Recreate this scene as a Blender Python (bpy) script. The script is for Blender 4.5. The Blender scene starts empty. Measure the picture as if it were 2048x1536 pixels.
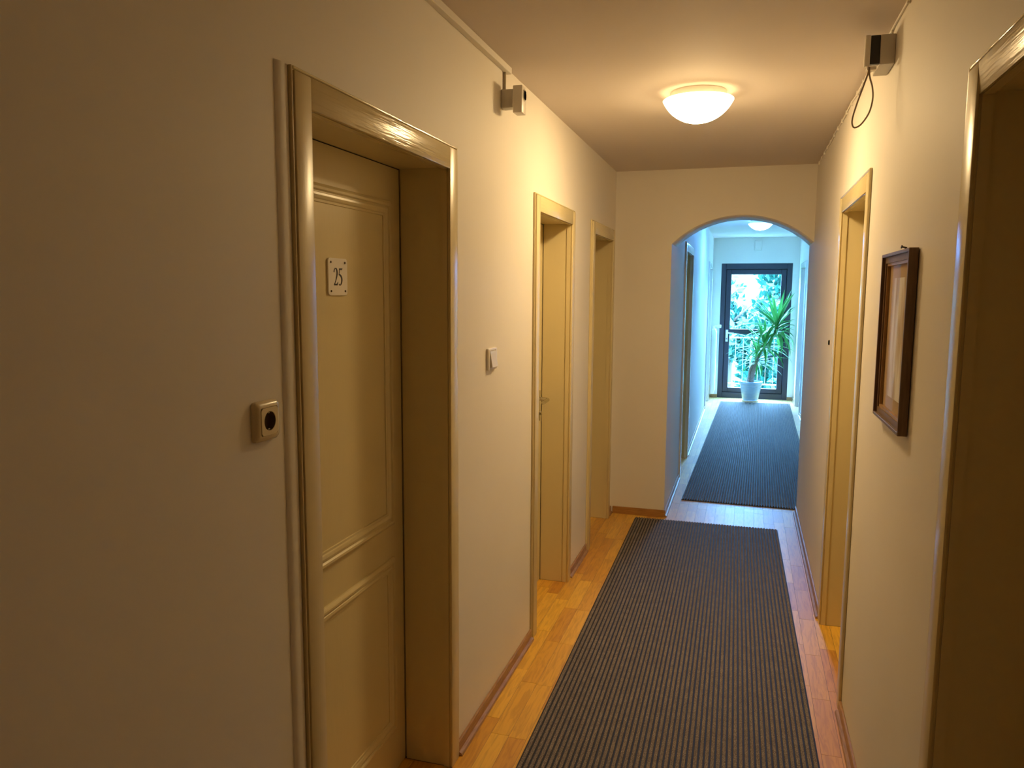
import bpy, bmesh, math, random
from mathutils import Matrix, Vector
random.seed(7)
D = bpy.data
C = bpy.context.scene.collection
S = bpy.context.scene

# ------------------------------------------------------------------ camera, sky, exposure
W, H = 1.2975, 2.413            # near corridor: wall_left x=0, wall_right x=W, ceiling z=H
YA, YB = 5.418, 5.82            # arch front and back
XL, XR, YE = 0.389, 1.618, 12.15  # far corridor
cam_d = D.cameras.new('camera')
cam = D.objects.new('camera', cam_d)
C.objects.link(cam)
S.camera = cam
cam_d.sensor_width = 36.0
cam_d.lens = 1539.6 * 36.0 / 2048.0
cam_d.clip_start = 0.02
cam_d.clip_end = 400
pt, yw, rl = map(math.radians, (6.7539, 16.8218, 0.3122))
fw = Vector((-math.sin(yw) * math.cos(pt), math.cos(yw) * math.cos(pt), -math.sin(pt)))
rt = Vector((math.cos(yw), math.sin(yw), 0))
up = rt.cross(fw)
R_ = rt * math.cos(rl) + up * math.sin(rl)
U_ = -rt * math.sin(rl) + up * math.cos(rl)
M = Matrix((R_, U_, -fw)).transposed().to_4x4()
M.translation = Vector((0.8931, 0, 1.58))
cam.matrix_world = M

SKY = 46.0
NEAR_LAMP = 74.0
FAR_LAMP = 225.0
world = D.worlds.new('sky')
S.world = world
world.use_nodes = True
nt = world.node_tree
nt.nodes.clear()
wo = nt.nodes.new('ShaderNodeOutputWorld')
bg = nt.nodes.new('ShaderNodeBackground')
nz = nt.nodes.new('ShaderNodeTexNoise')
nz.inputs['Scale'].default_value = 3.0
nz.inputs['Detail'].default_value = 5.0
rp = nt.nodes.new('ShaderNodeValToRGB')
rp.color_ramp.elements[0].color = (0.13, 0.43, 1.0, 1)
rp.color_ramp.elements[1].color = (0.26, 0.58, 1.0, 1)
rp.color_ramp.elements[0].position = 0.35
rp.color_ramp.elements[1].position = 0.65
nt.links.new(nz.outputs['Fac'], rp.inputs['Fac'])
nt.links.new(rp.outputs['Color'], bg.inputs['Color'])
bg.inputs['Strength'].default_value = SKY
nt.links.new(bg.outputs['Background'], wo.inputs['Surface'])

pl = D.lights.new('sky_portal', 'AREA')       # sampling aid only: a portal emits nothing itself
pl.shape = 'RECTANGLE'
pl.size, pl.size_y = 0.74, 1.74
pl.cycles.is_portal = True
po = D.objects.new('sky_portal', pl)
po.location = (1.02, YE + 0.14, 1.01)
po.rotation_euler = (math.radians(-90), 0, 0)
C.objects.link(po)

S.view_settings.view_transform = 'Standard'
S.view_settings.look = 'None'
S.view_settings.gamma = 1
S.view_settings.use_curve_mapping = False
S.view_settings.exposure = 1.15
S.cycles.max_bounces = 14
S.cycles.diffuse_bounces = 9

# ------------------------------------------------------------------ materials
def mat(name, col, rough=0.6, metal=0.0, bump=None, var=None, coat=0.0, spec=0.5):
    """bump=(scale, strength, stretch xyz) ; var=(scale, colour2, stretch xyz)"""
    m = D.materials.new(name)
    m.use_nodes = True
    t = m.node_tree
    b = t.nodes['Principled BSDF']
    b.inputs['Base Color'].default_value = (*col, 1)
    b.inputs['Roughness'].default_value = rough
    b.inputs['Metallic'].default_value = metal
    b.inputs['Coat Weight'].default_value = coat
    b.inputs['Specular IOR Level'].default_value = spec
    g = None
    def coords(st):
        nonlocal g
        if g is None:
            g = t.nodes.new('ShaderNodeNewGeometry')
        mp = t.nodes.new('ShaderNodeMapping')
        mp.inputs['Scale'].default_value = st
        t.links.new(g.outputs['Position'], mp.inputs['Vector'])
        return mp.outputs['Vector']
    if var:
        n = t.nodes.new('ShaderNodeTexNoise')
        n.inputs['Scale'].default_value = var[0]
        n.inputs['Detail'].default_value = 4
        t.links.new(coords(var[2]), n.inputs['Vector'])
        r = t.nodes.new('ShaderNodeValToRGB')
        r.color_ramp.elements[0].position = 0.35
        r.color_ramp.elements[1].position = 0.65
        r.color_ramp.elements[0].color = (*col, 1)
        r.color_ramp.elements[1].color = (*var[1], 1)
        t.links.new(n.outputs['Fac'], r.inputs['Fac'])
        t.links.new(r.outputs['Color'], b.inputs['Base Color'])
    if bump:
        n = t.nodes.new('ShaderNodeTexNoise')
        n.inputs['Scale'].default_value = bump[0]
        n.inputs['Detail'].default_value = 3
        t.links.new(coords(bump[2]), n.inputs['Vector'])
        u = t.nodes.new('ShaderNodeBump')
        u.inputs['Strength'].default_value = bump[1]
        u.inputs['Distance'].default_value = 0.002
        t.links.new(n.outputs['Fac'], u.inputs['Height'])
        t.links.new(u.outputs['Normal'], b.inputs['Normal'])
    return m

def emit(name, col, strength):
    m = D.materials.new(name)
    m.use_nodes = True
    t = m.node_tree
    b = t.nodes['Principled BSDF']
    b.inputs['Base Color'].default_value = (0.9, 0.9, 0.9, 1)
    b.inputs['Emission Color'].default_value = (*col, 1)
    b.inputs['Emission Strength'].default_value = strength
    b.inputs['Roughness'].default_value = 0.2
    # opal glass: brightest at the crown where the bulb sits, weaker at the rim and on the inside
    g = t.nodes.new('ShaderNodeNewGeometry')
    sp = t.nodes.new('ShaderNodeSeparateXYZ')
    mr = t.nodes.new('ShaderNodeMapRange')
    mr.interpolation_type = 'SMOOTHSTEP'
    mr.inputs['From Min'].default_value = H - 0.115
    mr.inputs['From Max'].default_value = H - 0.045
    mr.inputs['To Min'].default_value = strength
    mr.inputs['To Max'].default_value = strength * 0.05
    t.links.new(g.outputs['Position'], sp.inputs[0])
    t.links.new(sp.outputs['Z'], mr.inputs['Value'])
    mx = t.nodes.new('ShaderNodeMix')
    mx.inputs['B'].default_value = strength * 0.010
    t.links.new(g.outputs['Backfacing'], mx.inputs['Factor'])
    t.links.new(mr.outputs['Result'], mx.inputs['A'])
    t.links.new(mx.outputs['Result'], b.inputs['Emission Strength'])
    return m

ISO = (1, 1, 1)
m_wall = mat('white_wall_paint', (0.80, 0.765, 0.70), 0.62, bump=(140, 0.08, ISO), var=(1.3, (0.77, 0.73, 0.66), ISO))
m_ceil = mat('ceiling_paint', (0.69, 0.62, 0.57), 0.8, bump=(70, 0.15, (0.3, 1, 1)))
m_cream = mat('cream_gloss_paint', (0.70, 0.60, 0.34), 0.30, bump=(40, 0.12, (1, 1, 0.4)), var=(5, (0.67, 0.57, 0.32), ISO))
m_cream0 = m_cream
m_head = mat('cream_gloss_brushed_along', (0.70, 0.60, 0.34), 0.2, bump=(120, 0.75, (1, 0.06, 1)), var=(5, (0.67, 0.57, 0.32), ISO))
m_leaf = mat('cream_satin_paint', (0.68, 0.585, 0.33), 0.34, bump=(60, 0.25, (1, 1, 0.2)))
m_wpaint = mat('white_gloss_paint', (0.76, 0.74, 0.69), 0.22, bump=(24, 0.4, (3, 1.0, 0.25)))
m_gap = mat('dark_gap', (0.01, 0.008, 0.006), 0.9)
m_plastic = mat('cream_plastic', (0.72, 0.63, 0.42), 0.25)
m_white = mat('white_plastic', (0.75, 0.71, 0.64), 0.35)
m_greyplastic = mat('grey_plastic', (0.55, 0.52, 0.46), 0.4)
m_black = mat('black_plastic', (0.012, 0.012, 0.013), 0.4)
m_eye = mat('brown_lens', (0.10, 0.045, 0.02), 0.15)
m_chrome = mat('brushed_steel', (0.62, 0.60, 0.56), 0.18, 1.0)
m_whitemetal = mat('white_lacquer', (0.85, 0.86, 0.88), 0.3)
m_enamel = mat('white_enamel', (0.86, 0.83, 0.78), 0.12)
m_ink = mat('dark_ink', (0.02, 0.012, 0.02), 0.4)
m_screw = mat('dark_screw', (0.08, 0.06, 0.04), 0.4, 0.8)
m_base = mat('dark_oak_skirting', (0.44, 0.26, 0.12), 0.4, bump=(60, 0.4, (6, 0.5, 6)), var=(30, (0.30, 0.16, 0.07), (6, 0.6, 6)))
m_basel = mat('oak_skirting', (0.46, 0.24, 0.075), 0.32, bump=(50, 0.2, (1, 6, 6)), var=(25, (0.36, 0.18, 0.055), (0.6, 6, 6)))
m_sub = mat('floor_joint', (0.06, 0.025, 0.008), 0.8)
m_rub = mat('black_rubber', (0.012, 0.011, 0.011), 0.7)
m_frame = mat('walnut_frame', (0.20, 0.115, 0.060), 0.42, bump=(60, 0.3, (6, 6, 0.5)), var=(40, (0.15, 0.085, 0.045), (4, 4, 0.3)))
m_gold = mat('gilt_fillet', (0.42, 0.25, 0.10), 0.35, var=(20, (0.34, 0.19, 0.08), ISO))
m_anth = mat('anthracite_frame', (0.040, 0.034, 0.045), 0.38)
m_pot = mat('blue_grey_glaze', (0.36, 0.47, 0.56), 0.22, var=(14, (0.30, 0.41, 0.50), (1, 1, 2.5)))
m_soil = mat('potting_soil', (0.045, 0.028, 0.018), 0.95, bump=(150, 0.9, ISO))
m_trunk = mat('yucca_bark', (0.36, 0.25, 0.19), 0.8, bump=(70, 0.9, (1, 1, 2.5)), var=(60, (0.22, 0.15, 0.11), (1, 1, 3)))
m_bark = mat('tree_bark', (0.10, 0.065, 0.04), 0.9, bump=(20, 0.8, (2, 2, 0.5)))
m_grass = mat('meadow_grass', (0.012, 0.07, 0.022), 0.9, bump=(8, 0.8, ISO), var=(0.6, (0.03, 0.12, 0.04), ISO))
m_terr = mat('terrace_concrete', (0.42, 0.41, 0.39), 0.8, bump=(60, 0.3, ISO))
m_rail = mat('grey_railing_paint', (0.10, 0.10, 0.10), 0.4)

def leafmat(name, c1, c2, trans):
    m = mat(name, c1, 0.3)
    t = m.node_tree
    b = t.nodes['Principled BSDF']
    oi = t.nodes.new('ShaderNodeObjectInfo')
    gi = t.nodes.new('ShaderNodeNewGeometry')
    ad = t.nodes.new('ShaderNodeMath'); ad.operation = 'ADD'
    fr = t.nodes.new('ShaderNodeMath'); fr.operation = 'FRACT'
    r = t.nodes.new('ShaderNodeValToRGB')
    r.color_ramp.elements[0].color = (*c1, 1)
    r.color_ramp.elements[1].color = (*c2, 1)
    t.links.new(oi.outputs['Random'], ad.inputs[0])
    t.links.new(gi.outputs['Random Per Island'], ad.inputs[1])
    t.links.new(ad.outputs[0], fr.inputs[0])
    t.links.new(fr.outputs[0], r.inputs['Fac'])
    t.links.new(r.outputs['Color'], b.inputs['Base Color'])
    tr = t.nodes.new('ShaderNodeBsdfTranslucent')
    t.links.new(r.outputs['Color'], tr.inputs['Color'])
    mx = t.nodes.new('ShaderNodeMixShader')
    mx.inputs['Fac'].default_value = trans
    o = t.nodes['Material Output']
    t.links.new(b.outputs['BSDF'], mx.inputs[1])
    t.links.new(tr.outputs['BSDF'], mx.inputs[2])
    t.links.new(mx.outputs['Shader'], o.inputs['Surface'])
    return m
m_yucca = leafmat('yucca_leaf', (0.030, 0.17, 0.035), (0.085, 0.34, 0.075), 0.30)
m_foliage = leafmat('tree_leaf', (0.005, 0.040, 0.024), (0.014, 0.085, 0.055), 0.3)

def woodmat():
    m = mat('lacquered_oak_parquet', (0.5, 0.25, 0.06), 0.46, coat=0.12)
    m.node_tree.nodes['Principled BSDF'].inputs['Coat Roughness'].default_value = 0.34
    m.node_tree.nodes['Principled BSDF'].inputs['Sheen Weight'].default_value = 0.7      # sheen put in for whitish glare at grazing angles
    m.node_tree.nodes['Principled BSDF'].inputs['Sheen Roughness'].default_value = 0.30
    t = m.node_tree
    b = t.nodes['Principled BSDF']
    oi = t.nodes.new('ShaderNodeObjectInfo')
    g = t.nodes.new('ShaderNodeNewGeometry')
    ad = t.nodes.new('ShaderNodeMath'); ad.operation = 'ADD'
    fr = t.nodes.new('ShaderNodeMath'); fr.operation = 'FRACT'
    t.links.new(oi.outputs['Random'], ad.inputs[0])
    t.links.new(g.outputs['Random Per Island'], ad.inputs[1])
    t.links.new(ad.outputs[0], fr.inputs[0])
    # offset the grain of every block by its own random number
    off = t.nodes.new('ShaderNodeVectorMath'); off.operation = 'ADD'
    mul = t.nodes.new('ShaderNodeVectorMath'); mul.operation = 'SCALE'
    mul.inputs['Scale'].default_value = 37.0
    cb = t.nodes.new('ShaderNodeCombineXYZ')
    for k in range(3):
        t.links.new(fr.outputs[0], cb.inputs[k])
    t.links.new(cb.outputs[0], mul.inputs[0])
    t.links.new(g.outputs['Position'], off.inputs[0])
    t.links.new(mul.outputs[0], off.inputs[1])
    mp = t.nodes.new('ShaderNodeMapping')
    mp.inputs['Scale'].default_value = (9, 0.9, 9)
    t.links.new(off.outputs[0], mp.inputs['Vector'])
    n = t.nodes.new('ShaderNodeTexNoise')
    n.inputs['Scale'].default_value = 7
    n.inputs['Detail'].default_value = 6
    n.inputs['Distortion'].default_value = 1.2
    t.links.new(mp.outputs[0], n.inputs['Vector'])
    r1 = t.nodes.new('ShaderNodeValToRGB')      # tone of the block
    e = r1.color_ramp.elements
    e[0].color = (0.60, 0.27, 0.020, 1)
    e[1].color = (0.86, 0.52, 0.055, 1)
    x = e.new(0.5); x.color = (0.74, 0.40, 0.030, 1)
    t.links.new(fr.outputs[0], r1.inputs['Fac'])
    r2 = t.nodes.new('ShaderNodeValToRGB')      # grain
    r2.color_ramp.elements[0].color = (0.80, 0.75, 0.70, 1)
    r2.color_ramp.elements[1].color = (1, 1, 1, 1)
    r2.color_ramp.elements[0].position = 0.36
    r2.color_ramp.elements[1].position = 0.56
    t.links.new(n.outputs['Fac'], r2.inputs['Fac'])
    mm = t.nodes.new('ShaderNodeMix'); mm.data_type = 'RGBA'; mm.blend_type = 'MULTIPLY'
    mm.inputs['Factor'].default_value = 1
    t.links.new(r1.outputs['Color'], mm.inputs['A'])
    t.links.new(r2.outputs['Color'], mm.inputs['B'])
    t.links.new(mm.outputs['Result'], b.inputs['Base Color'])
    u = t.nodes.new('ShaderNodeBump')
    u.inputs['Strength'].default_value = 0.12
    u.inputs['Distance'].default_value = 0.002
    t.links.new(n.outputs['Fac'], u.inputs['Height'])
    t.links.new(u.outputs['Normal'], b.inputs['Normal'])
    return m
m_oak = woodmat()

def rugmat():
    m = mat('brown_grey_ribbed_pile', (0.06, 0.05, 0.045), 0.95, spec=0.1)
    t = m.node_tree
    b = t.nodes['Principled BSDF']
    g = t.nodes.new('ShaderNodeNewGeometry')
    n = t.nodes.new('ShaderNodeTexNoise')
    n.inputs['Scale'].default_value = 330
    n.inputs['Detail'].default_value = 2
    t.links.new(g.outputs['Position'], n.inputs['Vector'])
    n2 = t.nodes.new('ShaderNodeTexNoise')
    n2.inputs['Scale'].default_value = 25
    t.links.new(g.outputs['Position'], n2.inputs['Vector'])
    ad = t.nodes.new('ShaderNodeMath'); ad.operation = 'MULTIPLY_ADD'
    ad.inputs[1].default_value = 0.14
    t.links.new(n2.outputs['Fac'], ad.inputs[0])
    t.links.new(n.outputs['Fac'], ad.inputs[2])
    r = t.nodes.new('ShaderNodeValToRGB')
    e = r.color_ramp.elements
    e[0].position = 0.42; e[0].color = (0.080, 0.066, 0.057, 1)
    e[1].position = 0.80; e[1].color = (0.42, 0.36, 0.30, 1)
    x = e.new(0.58); x.color = (0.18, 0.150, 0.128, 1)
    t.links.new(ad.outputs[0], r.inputs['Fac'])
    t.links.new(r.outputs['Color'], b.inputs['Base Color'])
    u = t.nodes.new('ShaderNodeBump')
    u.inputs['Strength'].default_value = 0.8
    u.inputs['Distance'].default_value = 0.002
    t.links.new(n.outputs['Fac'], u.inputs['Height'])
    t.links.new(u.outputs['Normal'], b.inputs['Normal'])
    return m
m_rug = rugmat()

def glassmat(name='clear_glass', k=0.96):
    m = D.materials.new(name)
    m.use_nodes = True
    t = m.node_tree
    t.nodes.clear()
    o = t.nodes.new('ShaderNodeOutputMaterial')
    tr = t.nodes.new('ShaderNodeBsdfTransparent')
    gl = t.nodes.new('ShaderNodeBsdfGlossy')
    gl.inputs['Roughness'].default_value = 0.02
    lw = t.nodes.new('ShaderNodeLayerWeight')     # Schlick reflectance, the same from both sides of the pane
    lw.inputs['Blend'].default_value = 0.5
    pw = t.nodes.new('ShaderNodeMath'); pw.operation = 'POWER'
    pw.inputs[1].default_value = 5.0
    t.links.new(lw.outputs['Facing'], pw.inputs[0])
    fz = t.nodes.new('ShaderNodeMath'); fz.operation = 'MULTIPLY_ADD'
    fz.inputs[1].default_value = k
    fz.inputs[2].default_value = 0.04 * k
    t.links.new(pw.outputs[0], fz.inputs[0])
    mx = t.nodes.new('ShaderNodeMixShader')
    t.links.new(fz.outputs[0], mx.inputs[0])
    t.links.new(tr.outputs[0], mx.inputs[1])
    t.links.new(gl.outputs[0], mx.inputs[2])
    t.links.new(mx.outputs[0], o.inputs['Surface'])
    return m
m_glass = glassmat()
m_matglass = glassmat('weak_reflection_picture_glass', 0.30)  # picture glass with its reflection turned down

def artmat():  # pale bands paint the glass reflection streak into the print
    m = mat('print_with_reflection_streak', (0.6, 0.5, 0.38), 0.9, spec=0.03)
    t = m.node_tree
    b = t.nodes['Principled BSDF']
    g = t.nodes.new('ShaderNodeNewGeometry')
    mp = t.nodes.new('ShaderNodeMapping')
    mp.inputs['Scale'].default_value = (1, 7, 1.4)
    t.links.new(g.outputs['Position'], mp.inputs['Vector'])
    n = t.nodes.new('ShaderNodeTexNoise')
    n.inputs['Scale'].default_value = 2.3
    n.inputs['Detail'].default_value = 3
    t.links.new(mp.outputs[0], n.inputs['Vector'])
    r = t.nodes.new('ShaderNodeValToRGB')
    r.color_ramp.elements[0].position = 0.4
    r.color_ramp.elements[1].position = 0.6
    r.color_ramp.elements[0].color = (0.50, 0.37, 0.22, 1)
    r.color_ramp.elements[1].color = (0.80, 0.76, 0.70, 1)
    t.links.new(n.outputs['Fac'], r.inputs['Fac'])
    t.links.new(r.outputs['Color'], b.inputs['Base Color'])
    return m
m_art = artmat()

# ------------------------------------------------------------------ helpers
def obj(name, bm, m, parent=None, smooth=False, kind=None, label=None):
    me = D.meshes.new(name)
    bmesh.ops.recalc_face_normals(bm, faces=bm.faces)
    if smooth:
        for f in bm.faces:
            f.smooth = True
    bm.to_mesh(me)
    bm.free()
    if smooth == 'auto':
        me.set_sharp_from_angle(angle=math.radians(35))
    me.materials.append(m)
    o = D.objects.new(name, me)
    C.objects.link(o)
    if parent:
        o.parent = parent
        if parent.type == 'EMPTY':      # meshes carry world coordinates, so their own origin stays at zero
            o.matrix_parent_inverse = Matrix.Translation(-parent.location)
    if kind:
        o['kind'] = kind
    if label:
        o['label'] = label
    return o

def tag(o, label, cat=None, group=None, kind=None):
    o['label'] = label
    if cat:
        o['category'] = cat
    if group:
        o['group'] = group
    if kind:
        o['kind'] = kind
    return o

def thing(name, loc, label=None, cat=None, group=None, kind=None):
    o = D.objects.new(name, None)
    o.empty_display_size = 0.05
    o.location = loc
    C.objects.link(o)
    if label:
        tag(o, label, cat, group, kind)
    elif kind:
        o['kind'] = kind
    return o

def B(bm, x0, x1, y0, y1, z0, z1, bev=0.0, seg=2):
    x0, x1 = min(x0, x1), max(x0, x1)
    y0, y1 = min(y0, y1), max(y0, y1)
    z0, z1 = min(z0, z1), max(z0, z1)
    r = bmesh.ops.create_cube(bm, size=1.0)
    vs = r['verts']
    for v in vs:
        v.co = Vector(((x0 + x1) / 2 + v.co.x * (x1 - x0), (y0 + y1) / 2 + v.co.y * (y1 - y0), (z0 + z1) / 2 + v.co.z * (z1 - z0)))
    if bev:
        es = {e for v in vs for e in v.link_edges}
        bmesh.ops.bevel(bm, geom=list(es), offset=bev, segments=seg, profile=0.5, affect='EDGES')
    return bm

def box(x0, x1, y0, y1, z0, z1, bev=0.0, seg=2):
    return B(bmesh.new(), x0, x1, y0, y1, z0, z1, bev, seg)

def tube(bm, pts, r, n=10, cap=True):
    """r: number or list"""
    pts = [Vector(p) for p in pts]
    rs = r if isinstance(r, (list, tuple)) else [r] * len(pts)
    rings = []
    prev = None
    for i, p in enumerate(pts):
        d = (pts[min(i + 1, len(pts) - 1)] - pts[max(i - 1, 0)]).normalized()
        if prev is None:
            a = d.orthogonal().normalized()
        else:
            a = (prev - d * prev.dot(d)).normalized()
        prev = a
        b = d.cross(a)
        rings.append([bm.verts.new(p + (a * math.cos(2 * math.pi * k / n) + b * math.sin(2 * math.pi * k / n)) * rs[i]) for k in range(n)])
    for q, w in zip(rings, rings[1:]):
        for k in range(n):
            bm.faces.new((q[k], q[(k + 1) % n], w[(k + 1) % n], w[k]))
    if cap:
        bm.faces.new(rings[0][::-1])
        bm.faces.new(rings[-1])
    return bm

def lathe(prof, n=48, loc=(0, 0, 0), cap0=False, cap1=False):
    bm = bmesh.new()
    rings = []
    for (r, z) in prof:
        if r < 1e-6:
            rings.append([bm.verts.new((loc[0], loc[1], loc[2] + z))])
        else:
            rings.append([bm.verts.new((loc[0] + r * math.cos(2 * math.pi * k / n), loc[1] + r * math.sin(2 * math.pi * k / n), loc[2] + z)) for k in range(n)])
    for a, b in zip(rings, rings[1:]):
        for k in range(n):
            if len(a) == 1 and len(b) == 1:
                continue
            if len(a) == 1:
                bm.faces.new((a[0], b[k], b[(k + 1) % n]))
            elif len(b) == 1:
                bm.faces.new((a[k], a[(k + 1) % n], b[0]))
            else:
                bm.faces.new((a[k], a[(k + 1) % n], b[(k + 1) % n], b[k]))
    if cap0 and len(rings[0]) > 1:
        bm.faces.new(rings[0])
    if cap1 and len(rings[-1]) > 1:
        bm.faces.new(rings[-1])
    return bm

def smoothpath(pts, n=8):
    """Catmull-Rom through pts"""
    P = [Vector(p) for p in pts]
    P = [P[0] * 2 - P[1]] + P + [P[-1] * 2 - P[-2]]
    out = []
    for i in range(1, len(P) - 2):
        for k in range(n):
            t = k / n
            a, b, c, d = P[i - 1], P[i], P[i + 1], P[i + 2]
            out.append(0.5 * ((2 * b) + (c - a) * t + (2 * a - 5 * b + 4 * c - d) * t * t + (3 * b - a - 3 * c + d) * t ** 3))
    out.append(P[-2])
    return out

# ------------------------------------------------------------------ walls
TH = 0.42        # wall thickness
ND = 0.34        # niche depth behind the wall face (closed at the back)
def wall(bm, face, out, y0, y1, niches, z1=H + 0.02, th=TH):
    """face: x of the visible surface; out: direction away from the corridor (-1 left, +1 right)"""
    xb = face + out * th
    xn = face + out * ND
    y = y0
    for (a, b, zt) in sorted(niches):
        B(bm, face, xb, y, a, 0, z1)
        B(bm, face, xb, a, b, zt, z1)
        B(bm, xn, xb, a, b, 0, zt)
        y = b
    B(bm, face, xb, y, y1, 0, z1)
    return bm

LIN = 0.014
# door openings: (far/near clear edges, clear head)
DOORS = dict(
    door_1=dict(face=0.0, out=-1, a=1.464, b=2.248, zt=1.955, c=0.062, ct=2.020, depth=0.16, proud=0.013),
    door_2=dict(face=0.0, out=-1, a=3.326, b=3.988, zt=1.934, c=0.062, ct=2.001, depth=0.148, proud=0.015),
    door_3=dict(face=0.0, out=-1, a=4.600, b=5.255, zt=1.933, c=0.062, ct=2.001, depth=0.20, proud=0.018),
    door_4=dict(face=W, out=1, a=3.075, b=3.826, zt=1.947, c=0.060, ct=2.013, depth=0.19, proud=0.010),
    door_5=dict(face=W, out=1, a=0.880, b=1.665, zt=1.949, c=0.067, ct=2.008, depth=0.20, proud=0.012),
    door_6=dict(face=XL, out=-1, a=6.700, b=7.500, zt=1.935, c=0.080, ct=2.004, depth=0.16, proud=0.014),
    door_7=dict(face=XL, out=-1, a=10.86, b=11.66, zt=1.940, c=0.075, ct=2.005, depth=0.10, proud=0.016),
    door_8=dict(face=XR, out=1, a=10.70, b=11.52, zt=1.940, c=0.080, ct=2.003, depth=0.10, proud=0.016),
)
def niches_of(*names):
    return [(DOORS[n]['a'] - LIN, DOORS[n]['b'] + LIN, DOORS[n]['zt'] + LIN) for n in names]

wl = obj('wall_left', wall(bmesh.new(), 0.0, -1, -2.2, YA, niches_of('door_1', 'door_2', 'door_3')), m_wall, kind='structure')
wr = obj('wall_right', wall(bmesh.new(), W, 1, -2.2, YB, niches_of('door_4', 'door_5')), m_wall, kind='structure')
bm = wall(bmesh.new(), XL, -1, YA, YE + 0.3, niches_of('door_6', 'door_7'), th=0.81)
obj('wall_left_far', bm, m_wall, kind='structure')
bm = wall(bmesh.new(), XR, 1, YB, YE + 0.3, niches_of('door_8'))
obj('wall_right_far', bm, m_wall, kind='structure')
obj('wall_back', box(0, W, -2.5, -2.2, 0, H + 0.02), m_wall, kind='structure')

# arched wall across the corridor
xs, zsp, zap = XL, 1.918, 2.103
xc = (xs + W) / 2
hw = (W - xs) / 2
rise = zap - zsp
rad = (hw * hw + rise * rise) / (2 * rise)
zc = zap - rad
bm = bmesh.new()
N = 40
fr_, bk_ = [], []
for i in range(N + 1):
    a0 = math.asin(hw / rad)
    a = -a0 + 2 * a0 * i / N
    x, z = xc + rad * math.sin(a), zc + rad * math.cos(a)
    fr_.append((bm.verts.new((x, YA, z)), bm.verts.new((x, YA, H + 0.02))))
    bk_.append((bm.verts.new((x, YB, z)), bm.verts.new((x, YB, H + 0.02))))
for i in range(N):
    bm.faces.new((fr_[i][0], fr_[i + 1][0], fr_[i + 1][1], fr_[i][1]))
    bm.faces.new((bk_[i][0], bk_[i][1], bk_[i + 1][1], bk_[i + 1][0]))
    f = bm.faces.new((fr_[i][0], bk_[i][0], bk_[i + 1][0], fr_[i + 1][0]))
    f.smooth = True
    bm.faces.new((fr_[i][1], fr_[i + 1][1], bk_[i + 1][1], bk_[i][1]))
o = obj('wall_arch', bm, m_wall, kind='structure')

# end wall around the glass door
gx0, gx1, gz1 = 0.514, 1.526, 2.036
bm = bmesh.new()
B(bm, XL, gx0, YE, YE + 0.3, 0, H + 0.02)
B(bm, gx1, XR, YE, YE + 0.3, 0, H + 0.02)
B(bm, gx0, gx1, YE, YE + 0.3, gz1, H + 0.02)
obj('wall_end', bm, m_wall, kind='structure')

bm = bmesh.new()
B(bm, -0.5, W + 0.5, -2.5, YB, H, H + 0.15)
B(bm, -0.5, XR + 0.5, YB, YE + 0.3, H, H + 0.15)
obj('ceiling', bm, m_ceil, kind='structure')

# a slight ridge of old plaster beside the casing of the first door
bm = bmesh.new()
prof = [(0.0005, 1.348), (0.004, 1.354), (0.006, 1.364), (0.005, 1.378), (0.003, 1.392)]
rows = [[bm.verts.new((x, y, z)) for (x, y) in prof] for z in (0.05, 2.027)]
for k in range(len(prof) - 1):
    bm.faces.new((rows[0][k], rows[0][k + 1], rows[1][k + 1], rows[1][k]))
bm.faces.new(rows[1] + [bm.verts.new((0.0, 1.392, 2.027)), bm.verts.new((0.0, 1.348, 2.027))])
obj('plaster_ridge', bm, m_wall, wl, smooth='auto')

# ------------------------------------------------------------------ floor: every parquet block
fl = obj('floor', box(-0.5, XR + 0.45, -2.5, YE + 0.3, -0.12, -0.0012), m_sub, kind='structure')
regions = [(0.0, W, -2.2, YB), (XL, XR, YB, YE), (gx0, gx1, YE, YE + 0.05)]
for d in DOORS.values():
    x0, x1 = d['face'], d['face'] + d['out'] * (d['depth'] + 0.03)
    regions.append((min(x0, x1), max(x0, x1), d['a'] - 0.004, d['b'] + 0.004))
unit = D.meshes.new('parquet_block')
bmu = box(-0.5, 0.5, -0.5, 0.5, -0.5, 0.5)
bmu.to_mesh(unit); bmu.free()
unit.materials.append(m_oak)
SW, SL = 0.0665, 0.39
def under_rug(x, y):
    return (0.24 < x < 1.12 and 0.3 < y < 5.3) or (0.56 < x < 1.45 and 5.95 < y < 11.65)
blocks = []
for (rx0, rx1, ry0, ry1) in regions:
    k0 = math.floor((rx0 - 0.0045) / SW)
    k = k0
    while 0.0045 + k * SW < rx1:
        xa, xb = max(rx0, 0.0045 + k * SW), min(rx1, 0.0045 + (k + 1) * SW)
        rr = random.Random(k * 91 + 5)
        ph = rr.random() * SL
        j0 = math.floor((ry0 - ph) / SL)
        j = j0
        while ph + j * SL < ry1:
            ya, yb = max(ry0, ph + j * SL), min(ry1, ph + (j + 1) * SL)
            if xb - xa > 0.004 and yb - ya > 0.004:
                blocks.append((xa, xb, ya, yb))
            j += 1
        k += 1
def seen(b):
    x, y = (b[0] + b[1]) / 2, (b[2] + b[3]) / 2
    return not under_rug(x, y) and y > 1.9
order = sorted(blocks, key=lambda b: (not seen(b), b[2]))
single, rest = order[:298], order[298:]
gap = 0.0006
for b in single:
    o = D.objects.new('parquet_block', unit)
    C.objects.link(o)
    o.parent = fl
    h = random.random() * 0.0005
    o.location = ((b[0] + b[1]) / 2, (b[2] + b[3]) / 2, -0.006 + h / 2)
    o.scale = (b[1] - b[0] - 2 * gap, b[3] - b[2] - 2 * gap, 0.012 + h)
bm = bmesh.new()
for b in rest:
    B(bm, b[0] + gap, b[1] - gap, b[2] + gap, b[3] - gap, -0.010, random.random() * 0.0005)
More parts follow.
